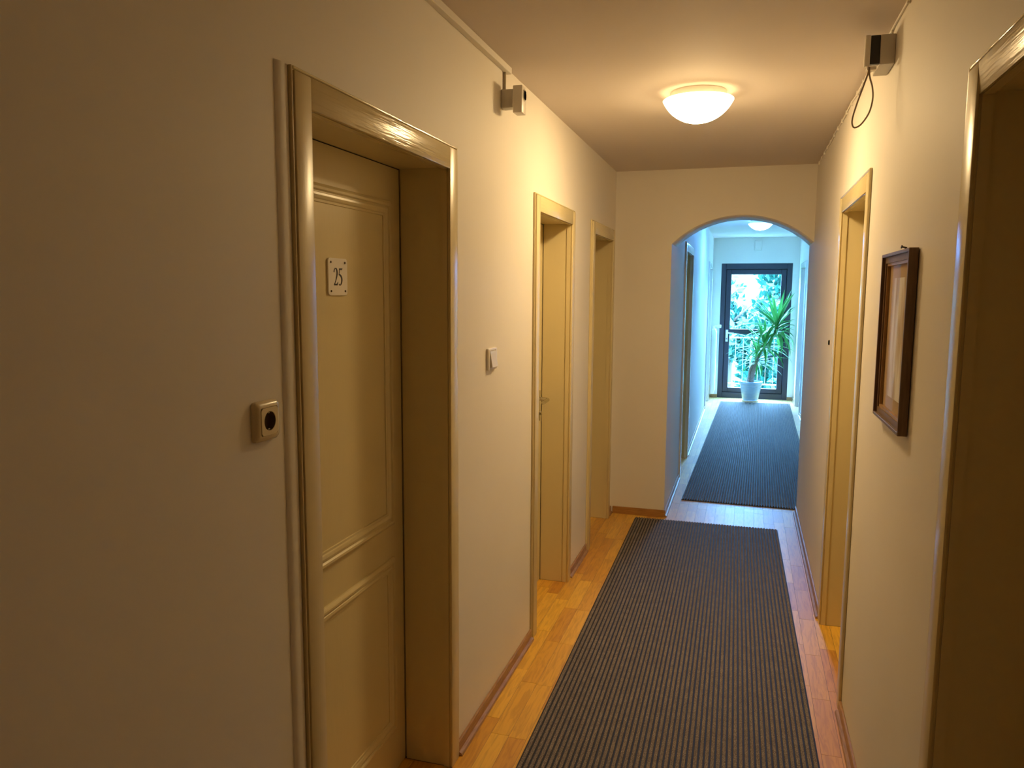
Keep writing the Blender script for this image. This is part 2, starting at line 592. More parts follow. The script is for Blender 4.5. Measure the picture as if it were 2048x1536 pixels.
obj('parquet_blocks', bm, m_oak, fl, kind='stuff')

# ------------------------------------------------------------------ skirting
def skirt_y(name, face, out, y0, y1, m):
    bm = bmesh.new()
    s = -out
    B(bm, face, face + s * 0.010, y0, y1, 0.0, 0.050, 0.002, 1)
    # quarter bead at the foot
    pr = [(0.010, 0.0), (0.022, 0.0), (0.0195, 0.008), (0.010, 0.014)]
    r = [[bm.verts.new((face + s * a, y, z + 0.0006)) for a, z in pr] for y in (y0, y1)]
    for k in range(4):
        bm.faces.new((r[0][k], r[0][(k + 1) % 4], r[1][(k + 1) % 4], r[1][k]))
    bm.faces.new(r[0]); bm.faces.new(r[1])
    return obj(name, bm, m, kind='structure')
def gaps(y0, y1, names):
    cur = y0
    out = []
    for n in names:
        d = DOORS[n]
        out.append((cur, d['a'] - d['c'] - 0.009))
        cur = d['b'] + d['c'] + 0.009
    out.append((cur, y1))
    return [g for g in out if g[1] - g[0] > 0.02]
for a, b in gaps(-2.2, YA, ['door_1', 'door_2', 'door_3']):
    skirt_y('baseboard_left', 0.0, -1, a, b, m_base)
for a, b in gaps(-2.2, YB, ['door_5', 'door_4']):
    skirt_y('baseboard_right', W, 1, a, b, m_base)
for a, b in gaps(YA, YE, ['door_6', 'door_7']):
    skirt_y('baseboard_left_far', XL, -1, a, b, m_base)
for a, b in gaps(YB, YE, ['door_8']):
    skirt_y('baseboard_right_far', XR, 1, a, b, m_base)
obj('baseboard_arch', box(0.023, XL, YA - 0.012, YA, 0.0005, 0.052, 0.002, 1), m_basel, kind='structure')
bm = bmesh.new()
B(bm, XL + 0.023, gx0, YE - 0.012, YE, 0.0005, 0.05, 0.002, 1)
B(bm, gx1, XR - 0.023, YE - 0.012, YE, 0.0005, 0.05, 0.002, 1)
obj('baseboard_end', bm, m_base, kind='structure')

# ------------------------------------------------------------------ panel doors
def ring(bm, plane, s, y0, y1, z0, z1, prof):
    """mitred moulding on plane x=plane, standing proud in direction s; prof: (inset, height)"""
    loops = []
    for (i, h) in prof:
        x = plane + s * h
        loops.append([bm.verts.new((x, y, z)) for (y, z) in ((y0 + i, z0 + i), (y1 - i, z0 + i), (y1 - i, z1 - i), (y0 + i, z1 - i))])
    for a, b in zip(loops, loops[1:]):
        for k in range(4):
            bm.faces.new((a[k], a[(k + 1) % 4], b[(k + 1) % 4], b[k]))
MOULD = [(0, 0), (0.0, 0.005), (0.003, 0.008), (0.009, 0.011), (0.015, 0.010), (0.019, 0.005), (0.022, 0.005), (0.024, 0.008), (0.030, 0.0095), (0.036, 0.007), (0.040, 0.0035), (0.046, 0.003), (0.047, 0)]

def panel_door(name, label, d, m_cream=m_cream, m_leaf=m_leaf, tilt=0.0):
    f, out, a, b, zt, c, ct, dep, pr = (d[k] for k in ('face', 'out', 'a', 'b', 'zt', 'c', 'ct', 'depth', 'proud'))
    s = -out
    t = thing(name, (f, (a + b) / 2, 0), label, 'door', kind='structure')
    # casing boards (mitre look: head spans, uprights butt) with an outer bead
    fx = f + s * pr
    bx = f + s * 0.0005
    zin = zt
    def upright(y_in, y_out):
        sg = 1 if y_out > y_in else -1
        bm = bmesh.new()
        B(bm, f + s * 0.006, fx, y_in, y_out, 0.001, ct, 0.0022, 2)
        B(bm, bx, f + s * 0.0062, y_in + sg * 0.004, y_out + sg * 0.004, 0.001, ct + 0.003, 0)
        B(bm, bx, f + s * 0.0105, y_out + sg * 0.0028, y_out + sg * 0.0085, 0.001, ct + 0.0085, 0.0016, 1)
        # return towards the wall opening
        B(bm, f + out * 0.018, bx + s * 0.001, y_in, y_in + sg * (LIN - 0.002), 0.001, zt, 0)
        return obj('casing', bm, m_cream, t, smooth='auto')
    upright(a, a - c)
    upright(b, b + c)
    bm = bmesh.new()
    B(bm, f + s * 0.006, fx + s * 0.0003, a - 0.0018, b + 0.0018, zt, ct + 0.0003, 0.0022, 2)
    for v in bm.verts:       # tilt added to the head board's face to catch the lamp's glare
        v.co.x -= s * tilt * max(0.0, min(1.0, (ct - v.co.z) / (ct - zt))) * (1.0 if abs(v.co.x - fx) < 0.003 else 0.0)
    B(bm, bx, f + s * 0.0060, a - c, b + c, zt + 0.004, ct + 0.003, 0)
    B(bm, bx, f + s * 0.0103, a - c, b + c, ct + 0.0028, ct + 0.0085, 0.0016, 1)
    B(bm, f + out * 0.018, bx + s * 0.001, a, b, zt, zt + LIN - 0.002, 0)
    obj('casing', bm, m_head if m_cream is m_cream0 else m_cream, t, smooth='auto')
    # lining of the reveal, set back a few millimetres behind the casing
    st = 0.005
    x0, x1 = f + out * 0.018, f + out * (dep - 0.004)
    obj('jamb', box(x0, x1, a - LIN + 0.0005, a - st, 0.001, zt + st), m_leaf, t)
    obj('jamb', box(x0, x1, b + st, b + LIN - 0.0005, 0.001, zt + st), m_leaf, t)
    obj('head_jamb', box(x0, x1, a - LIN + 0.0005, b + LIN - 0.0005, zt + st, zt + LIN - 0.0005), m_leaf, t)
    # leaf
    lx = f + out * dep
    leaf = obj('door_leaf', box(lx, lx + out * 0.04, a - LIN + 0.002, b + LIN - 0.002, 0.004, zt + LIN - 0.002), m_leaf, t)
    # dark shadow gap along the edges of the leaf
    bm = bmesh.new()
    for (ya, yb) in ((a - st, a - st + 0.0025), (b + st - 0.0025, b + st)):
        B(bm, lx - out * 0.0004, lx + out * 0.001, ya, yb, 0.004, zt + st)
    B(bm, lx - out * 0.0004, lx + out * 0.001, a - st, b + st, zt + st - 0.0025, zt + st)
    obj('door_gap', bm, m_gap, leaf)
    for (z0, z1) in ((0.845, zt - 0.101), (0.152, 0.738)):
        bm = bmesh.new()
        ring(bm, lx, s, a + 0.068, b - 0.070, z0, z1, MOULD)
        obj('panel_moulding', bm, m_leaf, leaf, smooth='auto')
    return t, leaf, lx

def door_handle(t, lx, s, y, dirn, z=1.02):
    h = obj('door_handle', box(lx, lx + s * 0.006, y - 0.02, y + 0.02, z - 0.12, z + 0.045, 0.003, 2), m_chrome, t, smooth='auto', label='brushed steel lever handle on a long plate')
    bm = bmesh.new()
    pts = smoothpath([(lx + s * 0.006, y, z), (lx + s * 0.035, y, z), (lx + s * 0.052, y + dirn * 0.008, z - 0.001), (lx + s * 0.056, y + dirn * 0.03, z - 0.002), (lx + s * 0.056, y + dirn * 0.115, z - 0.004)], 6)
    tube(bm, pts, 0.0095, 14)
    obj('lever', bm, m_chrome, h, smooth='auto')
    bm = bmesh.new()
    tube(bm, [(lx + s * 0.005, y, z - 0.076), (lx + s * 0.018, y, z - 0.076)], 0.011, 16)
    B(bm, lx + s * 0.016, lx + s * 0.020, y - 0.004, y + 0.004, z - 0.112, z - 0.082, 0.001, 1)
    obj('lock_cylinder', bm, m_chrome, h, smooth='auto')
    return h

d1, leaf1, lx1 = panel_door('door_1', 'cream panelled door bearing the number plate 25', DOORS['door_1'])
d2, leaf2, lx2 = panel_door('door_2', 'cream recessed door with a visible lever handle, after the light switch', DOORS['door_2'])
d3, leaf3, lx3 = panel_door('door_3', 'cream recessed door in the corner beside the arched wall', DOORS['door_3'])
d4, leaf4, lx4 = panel_door('door_4', 'cream recessed door just beyond the framed picture', DOORS['door_4'])
d5, leaf5, lx5 = panel_door('door_5', 'dark recessed doorway at the right edge, nearer than the picture', DOORS['door_5'], tilt=0.0055)
d6, leaf6, lx6 = panel_door('door_6', 'recessed brown-shadowed door on the left just through the arch', DOORS['door_6'], m_wpaint)
d7, leaf7, lx7 = panel_door('door_7', 'pale door on the left at the far end beside the radiator', DOORS['door_7'], m_wpaint, m_wpaint)
d8, leaf8, lx8 = panel_door('door_8', 'pale door on the right at the far end beside the plant', DOORS['door_8'], m_wpaint, m_wpaint)
door_handle(d1, lx1, 1, 1.515, 1)
door_handle(d2, lx2, 1, 3.932, -1)
door_handle(d3, lx3, 1, 4.655, 1)
door_handle(d4, lx4, -1, 3.13, 1)
door_handle(d5, lx5, -1, 0.935, 1)
door_handle(d6, lx6, 1, 7.44, -1)
door_handle(d7, lx7, 1, 10.92, 1)
door_handle(d8, lx8, -1, 10.76, 1)

# number plate of the first door
py0, py1, pz0, pz1 = 1.805, 1.905, 1.571, 1.669
bm = bmesh.new()
B(bm, lx1 + 0.0005, lx1 + 0.0045, py0, py1, pz0, pz1)
vert = [e for e in bm.edges if abs(e.verts[0].co.x - e.verts[1].co.x) > 1e-4]
bmesh.ops.bevel(bm, geom=vert, offset=0.010, segments=5, profile=0.5, affect='EDGES')
plate = obj('number_plate', bm, m_enamel, d1, label='white enamel plate with the dark number 25 and four screws')
for y in (py0 + 0.013, py1 - 0.013):
    for z in (pz0 + 0.011, pz1 - 0.011):
        bm = bmesh.new()
        tube(bm, [(lx1 + 0.004, y, z), (lx1 + 0.0062, y, z)], [0.0034, 0.0026], 10)
        obj('screw', bm, m_screw, plate)
def stroke(bm, pts, oy, oz, w, h, x):
    """pts: (u, v, half width) in a unit box; ribbon with a real thickness"""
    P = [(Vector((oy + u * w, oz + v * h)), t * w) for u, v, t in pts]
    L, Rr = [], []
    for i, (p, t) in enumerate(P):
        d = (P[min(i + 1, len(P) - 1)][0] - P[max(i - 1, 0)][0]).normalized()
        n = Vector((-d.y, d.x))
        L.append(p + n * t); Rr.append(p - n * t)
    for i in range(len(P) - 1):
        q = [L[i], L[i + 1], Rr[i + 1], Rr[i]]
        top = [bm.verts.new((x + 0.0008, v.x, v.y)) for v in q]
        bot = [bm.verts.new((x, v.x, v.y)) for v in q]
        bm.faces.new(top)
        for k in range(4):
            bm.faces.new((top[k], top[(k + 1) % 4], bot[(k + 1) % 4], bot[k]))
def dense(pts, n=5):
    P = smoothpath([Vector(p) for p in pts], n)
    return [tuple(p) for p in P]
two = [dense([(0.06, 0.74, 0.075), (0.12, 0.86, 0.05), (0.32, 0.955, 0.05), (0.60, 0.92, 0.085), (0.74, 0.74, 0.12), (0.66, 0.54, 0.10), (0.44, 0.30, 0.06), (0.10, 0.055, 0.05)]),
       [(0.02, 0.05, 0.10), (0.70, 0.05, 0.10), (0.80, 0.10, 0.075), (0.88, 0.20, 0.02)]]
five = [[(0.24, 0.93, 0.085), (0.78, 0.93, 0.085), (0.86, 0.985, 0.02)],
        [(0.26, 0.95, 0.035), (0.13, 0.60, 0.035)],
        dense([(0.12, 0.60, 0.05), (0.34, 0.60, 0.085), (0.64, 0.50, 0.12), (0.76, 0.32, 0.125), (0.62, 0.12, 0.09), (0.34, 0.02, 0.055), (0.08, 0.07, 0.075)])]
for g, y in ((two, 1.8325), (five, 1.8565)):
    bm = bmesh.new()
    for st in g:
        stroke(bm, st, y, 1.597, 0.0235, 0.047, lx1 + 0.0045)
    obj('numeral', bm, m_ink, plate)

# ------------------------------------------------------------------ glass door at the end
gd = thing('door_9', ((gx0 + gx1) / 2, YE, 0), 'dark framed glass door with a crossbar at the end of the corridor', 'door', kind='structure')
fy0, fy1 = YE + 0.015, YE + 0.09
bm = bmesh.new()
sx0, sx1, sz0, sz1 = 0.583, 1.452, 0.085, 1.952
B(bm, gx0, sx0, fy0, fy1, 0.0, gz1, 0.003, 1)
B(bm, sx1, gx1, fy0, fy1, 0.0, gz1, 0.003, 1)
B(bm, sx0, sx1, fy0, fy1, sz1, gz1, 0.003, 1)
B(bm, sx0, sx1, fy0, fy1, 0.0, sz0, 0.003, 1)
obj('door_frame', bm, m_anth, gd, smooth='auto')
e = 0.006
q0, q1, q2, q3 = 0.664, 1.372, 0.158, 1.872
bm = bmesh.new()
B(bm, sx0 + e, q0, fy0 + 0.012, fy1, sz0 + e, sz1 - e, 0.004, 1)
B(bm, q1, sx1 - e, fy0 + 0.012, fy1, sz0 + e, sz1 - e, 0.004, 1)
B(bm, q0, q1, fy0 + 0.012, fy1, q3, sz1 - e, 0.004, 1)
B(bm, q0, q1, fy0 + 0.012, fy1, sz0 + e, q2, 0.004, 1)
B(bm, q0, q1, fy0 + 0.012, fy1, 0.977, 1.053, 0.004, 1)
B(bm, sx0 - 0.02, sx1 + 0.02, fy0 + 0.05, fy1 - 0.005, sz0 - 0.01, sz0 + 0.02)
B(bm, sx0 - 0.02, sx1 + 0.02, fy0 + 0.05, fy1 - 0.005, sz1 - 0.02, sz1 + 0.01)
B(bm, sx0 - 0.02, sx0 + 0.02, fy0 + 0.05, fy1 - 0.005, sz0, sz1)
B(bm, sx1 - 0.02, sx1 + 0.02, fy0 + 0.05, fy1 - 0.005, sz0, sz1)
sash = obj('sash', bm, m_anth, gd, smooth='auto')
for (za, zb) in ((q2, 0.977), (1.053, q3)):
    bm = bmesh.new()
    v = [bm.verts.new(p) for p in ((q0, fy0 + 0.04, za), (q1, fy0 + 0.04, za), (q1, fy0 + 0.04, zb), (q0, fy0 + 0.04, zb))]
    bm.faces.new(v)
    obj('pane', bm, m_glass, sash)
hx, hy, hz = 0.625, fy0 + 0.012, 0.99
hh = obj('door_handle', box(hx - 0.017, hx + 0.017, hy - 0.008, hy, hz - 0.13, hz + 0.05, 0.003, 2), m_whitemetal, gd, smooth='auto', label='white lever handle on a plate')
bm = bmesh.new()
tube(bm, smoothpath([(hx, hy - 0.006, hz + 0.01), (hx, hy - 0.04, hz + 0.01), (hx + 0.012, hy - 0.052, hz + 0.005), (hx + 0.10, hy - 0.052, hz - 0.004)], 6), 0.010, 12)
obj('lever', bm, m_whitemetal, hh, smooth='auto')
bm = bmesh.new()
tube(bm, [(hx, hy - 0.006, hz - 0.085), (hx, hy - 0.018, hz - 0.085)], 0.011, 14)
obj('lock_cylinder', bm, m_chrome, hh, smooth='auto')

# ------------------------------------------------------------------ rugs
def rug(name, label, c, nrib, loc):
    """c: corners near-left, near-right, far-right, far-left"""
    nl, nr, fr, fl_ = [Vector((*p, 0)) for p in c]
    t = thing(name, loc, label, 'rug', 'ribbed runner rugs')
    def at(u, v):
        return (nl.lerp(nr, u)).lerp(fl_.lerp(fr, u), v)
    bm = bmesh.new()
    q = [at(0, 0), at(1, 0), at(1, 1), at(0, 1)]
    lo = [bm.verts.new((p.x, p.y, 0.0008)) for p in q]
    hi = [bm.verts.new((p.x, p.y, 0.0055)) for p in q]
    bm.faces.new(lo[::-1]); bm.faces.new(hi)
    for k in range(4):
        bm.faces.new((lo[k], lo[(k + 1) % 4], hi[(k + 1) % 4], hi[k]))
    obj('rug_backing', bm, m_rub, t, label='black rubber edge under the pile')
    bm = bmesh.new()
    L = (fl_ - nl).length
    ns = max(2, int(L / 0.25))
    prof = [(0.165, 0.0055), (0.175, 0.0108), (0.25, 0.0122), (0.75, 0.0122), (0.825, 0.0108), (0.835, 0.0055)]
    for i in range(nrib):
        rows = []
        for j in range(ns + 1):
            v = 0.0012 + (0.9976) * j / ns
            row = []
            for (u, z) in prof:
                uu = 0.004 + 0.992 * (i + u) / nrib
                p = at(uu, v)
                row.append(bm.verts.new((p.x, p.y, z + (0.0007 * math.sin(i * 1.7 + j * 0.9) if 0.0055 < z else 0))))
            rows.append(row)
        for a, b in zip(rows, rows[1:]):
            for k in range(len(prof) - 1):
                bm.faces.new((a[k], a[k + 1], b[k + 1], b[k]))
        bm.faces.new(rows[0][::-1]); bm.faces.new(rows[-1])
    obj('rug_pile', bm, m_rug, t, kind='stuff')
    return t
rug('runner_rug', 'brown-grey ribbed runner rug in the foreground, before the arch',
    [(0.228, 0.35), (1.222, 0.35), (1.152, 5.33), (0.198, 5.33)], 52, (0.7, 2.8, 0))
rug('runner_rug', 'ribbed runner rug beyond the arch, ending at the plant pot',
    [(0.472, 5.924), (1.458, 5.900), (1.548, 11.700), (0.583, 11.659)], 52, (1.0, 8.8, 0))

# ------------------------------------------------------------------ ceiling lamps
def dome_profile(r, h, n=14):
    """spherical cap hanging h below its rim of radius r"""
    R = (r * r + h * h) / (2 * h)
    am = math.asin(r / R) if h < r else math.pi - math.asin(r / R)
    return [(R * math.sin(am * i / n), R - h - R * math.cos(am * i / n)) for i in range(n + 1)]
def lamp(name, x, y, col, strength, label, r=0.144, h=0.089):
    t = thing(name, (x, y, H), label, 'lamp', 'dome ceiling lamps')
    obj('lamp_base', lathe([(0, -0.001), (0.112, -0.001), (0.115, -0.006), (0.115, -0.034), (0.108, -0.038), (0, -0.038)], 48, (x, y, H)), m_white, t, smooth='auto')
    m = emit(name + '_opal_glass', col, strength)
    z = H - 0.036
    pr = [(rr, zz) for rr, zz in dome_profile(r, h)]
    pr.append((r * 1.004, 0.002)); pr.append((r * 0.985, 0.004)); pr.append((r * 0.96, 0.003))
    obj('glass_dome', lathe(pr, 48, (x, y, z)), m, t, smooth=True)
    return t
lamp('ceiling_lamp', 0.668, 3.40, (1.0, 0.70, 0.34), NEAR_LAMP, 'glowing white dome ceiling lamp in the near corridor')
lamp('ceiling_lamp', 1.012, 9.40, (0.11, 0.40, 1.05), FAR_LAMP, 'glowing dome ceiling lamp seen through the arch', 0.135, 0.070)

# ------------------------------------------------------------------ framed picture on the right wall
fy, gy, fz0, fz1 = 2.132, 2.533, 1.2225, 1.697
fd, ft = 0.0245, 0.009
pic = thing('picture_frame', (W, (fy + gy) / 2, fz0), 'dark wooden box frame with a pale reflection streak painted on the print behind glass, hung between two right-hand doors', 'picture')
x0, x1 = W - 0.002, W - fd
obj('frame_rail', box(x0, x1, fy, fy + ft, fz0, fz1, 0.001, 1), m_frame, pic)
obj('frame_rail', box(x0, x1, gy - ft, gy, fz0, fz1, 0.001, 1), m_frame, pic)
obj('frame_rail', box(x0, x1, fy + ft, gy - ft, fz0, fz0 + ft, 0.001, 1), m_frame, pic)
obj('frame_rail', box(x0, x1, fy + ft, gy - ft, fz1 - ft, fz1, 0.001, 1), m_frame, pic)
def inner(i0, i1, xf, m, nm):
    bm = bmesh.new()
    B(bm, x0, xf, fy + i0, fy + i1, fz0 + i0, fz1 - i0)
    B(bm, x0, xf, gy - i1, gy - i0, fz0 + i0, fz1 - i0)
    B(bm, x0, xf, fy + i1, gy - i1, fz0 + i0, fz0 + i1)
    B(bm, x0, xf, fy + i1, gy - i1, fz1 - i1, fz1 - i0)
    return obj(nm, bm, m, pic)
inner(ft, 0.026, W - 0.016, m_frame, 'inner_rail')
inner(0.026, 0.034, W - 0.0125, m_gold, 'gilt_fillet')
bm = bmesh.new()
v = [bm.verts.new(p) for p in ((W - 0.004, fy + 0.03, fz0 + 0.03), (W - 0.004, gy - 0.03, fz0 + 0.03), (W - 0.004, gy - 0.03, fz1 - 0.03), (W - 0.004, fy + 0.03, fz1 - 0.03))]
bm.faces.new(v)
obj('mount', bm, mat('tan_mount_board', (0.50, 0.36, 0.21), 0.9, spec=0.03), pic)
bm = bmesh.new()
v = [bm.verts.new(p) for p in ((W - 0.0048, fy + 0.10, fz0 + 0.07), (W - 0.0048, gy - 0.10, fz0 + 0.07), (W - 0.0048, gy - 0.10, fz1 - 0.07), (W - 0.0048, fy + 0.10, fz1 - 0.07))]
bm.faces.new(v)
obj('print', bm, m_art, pic)  # pale centre stands in for the streak reflected in the glass
bm = bmesh.new()
v = [bm.verts.new(p) for p in ((W - 0.0085, fy + 0.03, fz0 + 0.03), (W - 0.0085, gy - 0.03, fz0 + 0.03), (W - 0.0085, gy - 0.03, fz1 - 0.03), (W - 0.0085, fy + 0.03, fz1 - 0.03))]
bm.faces.new(v)
obj('picture_glass', bm, m_matglass, pic)
bm = bmesh.new()
tube(bm, [(W + 0.001, 2.30, fz1 + 0.008), (W - 0.013, 2.30, fz1 + 0.011)], 0.0022, 8)
tube(bm, [(W - 0.012, 2.30, fz1 + 0.0108), (W - 0.0145, 2.30, fz1 + 0.0113)], 0.0048, 10)
B(bm, W - 0.006, W - 0.001, 2.297, 2.303, fz1 - 0.002, fz1 + 0.010)
obj('hanging_nail', bm, m_screw, pic)

# ------------------------------------------------------------------ socket and switch on the left wall
def rrect(hw_, hh_, r, n=5):
    out = []
    for cx, cz, a0 in ((hw_ - r, hh_ - r, 0), (-hw_ + r, hh_ - r, 90), (-hw_ + r, -hh_ + r, 180), (hw_ - r, -hh_ + r, 270)):
        for k in range(n + 1):
            a = math.radians(a0 + 90 * k / n)
            out.append((cx + r * math.cos(a), cz + r * math.sin(a)))
    return out
def loft(sections, cy, cz, cap0=False, cap1=False):
    """sections: (x, list of (y, z))"""
    bm = bmesh.new()
    L = [[bm.verts.new((x, cy + a, cz + b)) for a, b in s] for x, s in sections]
    n = len(L[0])
    for p, q in zip(L, L[1:]):
        for k in range(n):
            bm.faces.new((p[k], p[(k + 1) % n], q[(k + 1) % n], q[k]))
    if cap0: bm.faces.new(L[0][::-1])
    if cap1: bm.faces.new(L[-1])
    return bm
sy, sz = 1.280, 1.330
so = thing('wall_socket', (0, sy, sz), 'cream power socket with a round well, left of the door numbered 25', 'socket')
bm = loft([(0.0005, rrect(0.0405, 0.0395, 0.010)), (0.006, rrect(0.0400, 0.0390, 0.010)), (0.011, rrect(0.036, 0.035, 0.009)), (0.0135, rrect(0.0300, 0.0295, 0.006)), (0.0135, rrect(0.0275, 0.0275, 0.004)), (0.002, rrect(0.0275, 0.0275, 0.004))], sy, sz)
obj('socket_frame', bm, m_plastic, so, smooth='auto')
nn = 24
sq, ci = [], []
for k in range(32):
    a = 2 * math.pi * (k + 0.5) / 32
    ca, sa = math.cos(a), math.sin(a)
    q = 0.0268 / max(abs(ca), abs(sa))
    q = min(q, 0.0345)
    sq.append((q * ca, q * sa))
    ci.append((0.0192 * ca, 0.0192 * sa))
ci2 = [(a * 0.965, b * 0.965) for a, b in ci]
ci3 = [(a * 0.93, b * 0.93) for a, b in ci]
bm = loft([(0.004, sq), (0.0146, sq), (0.0150, ci), (0.0142, ci2)], sy, sz)
obj('socket_insert', bm, m_plastic, so, smooth='auto')
bm = loft([(0.0142, ci2), (0.0012, ci3)], sy, sz, cap1=True)
for dy in (-0.0095, 0.0095):
    tube(bm, [(0.0013, sy + dy, sz), (0.0016, sy + dy, sz)], 0.0026, 10)
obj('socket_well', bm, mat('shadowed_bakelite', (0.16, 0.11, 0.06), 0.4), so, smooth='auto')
for s_ in (-1, 1):
    obj('earth_clip', box(0.002, 0.0125, sy - 0.0025, sy + 0.0025, sz + s_ * 0.0150, sz + s_ * 0.0172, 0.0005, 1), m_chrome, so)

wy, wz = 2.679, 1.339
sw = thing('light_switch', (0, wy, wz), 'white rocker light switch on the left wall between two doors', 'switch')
bm = loft([(0.0005, rrect(0.0500, 0.0395, 0.004)), (0.0085, rrect(0.0495, 0.039, 0.004)), (0.0100, rrect(0.0475, 0.037, 0.004)), (0.0100, rrect(0.0335, 0.0315, 0.003)), (0.003, rrect(0.0335, 0.0315, 0.003))], wy, wz)
obj('switch_frame', bm, m_white, sw, smooth='auto')
bm = bmesh.new()
y0, y1, z0, z1 = wy - 0.032, wy + 0.032, wz - 0.030, wz + 0.030
f_ = [bm.verts.new(p) for p in ((0.019, y0, z0), (0.019, y1, z0), (0.010, y1, z1), (0.010, y0, z1))]
b_ = [bm.verts.new(p) for p in ((0.002, y0, z0), (0.002, y1, z0), (0.002, y1, z1), (0.002, y0, z1))]
bm.faces.new(f_)
for k in range(4):
    bm.faces.new((f_[k], f_[(k + 1) % 4], b_[(k + 1) % 4], b_[k]))
bmesh.ops.bevel(bm, geom=[e_ for e_ in bm.edges], offset=0.001, segments=1, affect='EDGES')
obj('rocker', bm, m_white, sw)

# ------------------------------------------------------------------ cable trunking and left sensor
tag(obj('cable_trunking', box(0.0005, 0.022, -2.15, 2.858, 2.389, H - 0.0005, 0.0015, 1), m_wall),
    'white plastic cable trunking along the top of the left wall', 'trunking')
ls = thing('motion_sensor', (0.0, 2.80, 2.29), 'small cream sensor with a round eye, high on the left wall', 'sensor')
obj('mount_block', box(0.0005, 0.048, 2.790, 2.835, 2.254, 2.320, 0.003, 2), m_greyplastic, ls, smooth='auto')
hd = obj('sensor_head', box(0.0475, 0.083, 2.786, 2.842, 2.234, 2.331, 0.003, 2), m_white, ls, smooth='auto')
bm = bmesh.new()
tube(bm, [(0.0828, 2.818, 2.300), (0.0855, 2.818, 2.300), (0.0855, 2.818, 2.300), (0.0842, 2.818, 2.300)], [0.0215, 0.0205, 0.0175, 0.0170], 24, cap=False)
obj('eye_ring', bm, m_white, hd, smooth='auto')
bm = bmesh.new()
tube(bm, [(0.0829, 2.818, 2.300), (0.0845, 2.818, 2.300)], [0.0175, 0.0165], 24)
obj('eye', bm, m_eye, hd, smooth='auto')
bm = bmesh.new()
tube(bm, [(0.0055, 2.822, 2.316), (0.0055, 2.822, 2.392)], 0.0048, 10)
obj('cable', bm, mat('beige_grey_cable', (0.36, 0.31, 0.22), 0.5), ls, smooth='auto')  # even grey-beige colour of the sensor cable

# right device with black bracket and cable loop
rs = thing('junction_box', (W, 2.70, 2.32), 'grey junction box with a black plate and hanging cable loop, high on the right wall', 'junction box')
obj('box_body', box(1.2545, W - 0.0005, 2.676, 2.815, 2.281, 2.369, 0.002, 1), m_greyplastic, rs, smooth='auto')
obj('black_plate', box(1.2265, 1.2545, 2.678, 2.700, 2.284, 2.369, 0.002, 1), m_black, rs, smooth='auto')
bm = box(1.211, 1.2265, 2.673, 2.692, 2.277, 2.3695, 0.002, 1)
B(bm, 1.219, 1.247, 2.673, 2.70, 2.266, 2.2765, 0.002, 1)
obj('front_cover', bm, m_white, rs, smooth='auto')
yl = 2.675
loop = [(1.2245, yl, 2.275), (1.2235, yl, 2.258), (1.213, yl, 2.222), (1.197, yl, 2.170), (1.186, yl, 2.125), (1.1875, yl, 2.102), (1.197, yl, 2.0965), (1.214, yl, 2.108), (1.233, yl, 2.140), (1.2405, yl, 2.180), (1.2375, yl, 2.215), (1.2285, yl, 2.246), (1.2265, yl, 2.275)]
bm = bmesh.new()
tube(bm, smoothpath(loop, 6), 0.0026, 8)
obj('cable_loop', bm, mat('brown_grey_cable', (0.30, 0.235, 0.16), 0.5), rs, smooth=True)

# surface cable with clips along the top of the right wall
rc = thing('surface_cable', (W, 2.7, 2.39), 'thin painted cable clipped along the top of the right wall', 'cable')
bm = bmesh.new()
pts = [(W - 0.004, -2.1, 2.393)]
for i in range(36):
    y = -2.0 + i * 0.205
    if y < YA - 0.03:
        pts.append((W - 0.004, y, 2.395 + 0.006 * math.sin(i * 2.3) + (0.003 if y > 3 else 0)))
tube(bm, smoothpath(pts, 3), 0.0038, 8)
tube(bm, [(W - 0.004, 2.73, 2.395), (W - 0.004, 2.735, 2.369)], 0.003, 8)
obj('cable', bm, m_wall, rc, smooth=True)
for i in range(22):
    y = 1.6 + i * 0.175
    if y < YA - 0.03 and not 2.6 < y < 2.85:
        j = (y + 2.0) / 0.205
        obj('clip', box(W - 0.0095, W - 0.0005, y - 0.004, y + 0.004, 2.386, 2.405, 0.001, 1), m_wall, rc)

# black plug in the right wall before the arch
bm = bmesh.new()
tube(bm, [(W + 0.001, 4.136, 1.342), (W - 0.004, 4.136, 1.342), (W - 0.006, 4.136, 1.342)], [0.0125, 0.0125, 0.010], 16)
tag(obj('wall_plug', bm, mat('matt_black', (0.008, 0.008, 0.008), 0.9, spec=0.05), smooth='auto'), 'small round black plug set in the right wall before the arch', 'plug')

# box above the glass door
tb = thing('detector_box', (1.027, YE, 2.30), 'flat white detector box on the end wall above the glass door', 'detector')
obj('housing', box(0.972, 1.082, YE - 0.028, YE - 0.0005, 2.226, 2.370, 0.008, 3), m_white, tb, smooth='auto')
obj('cover_seam', box(0.990, 1.064, YE - 0.0305, YE - 0.027, 2.245, 2.352, 0.001, 1), m_white, tb)

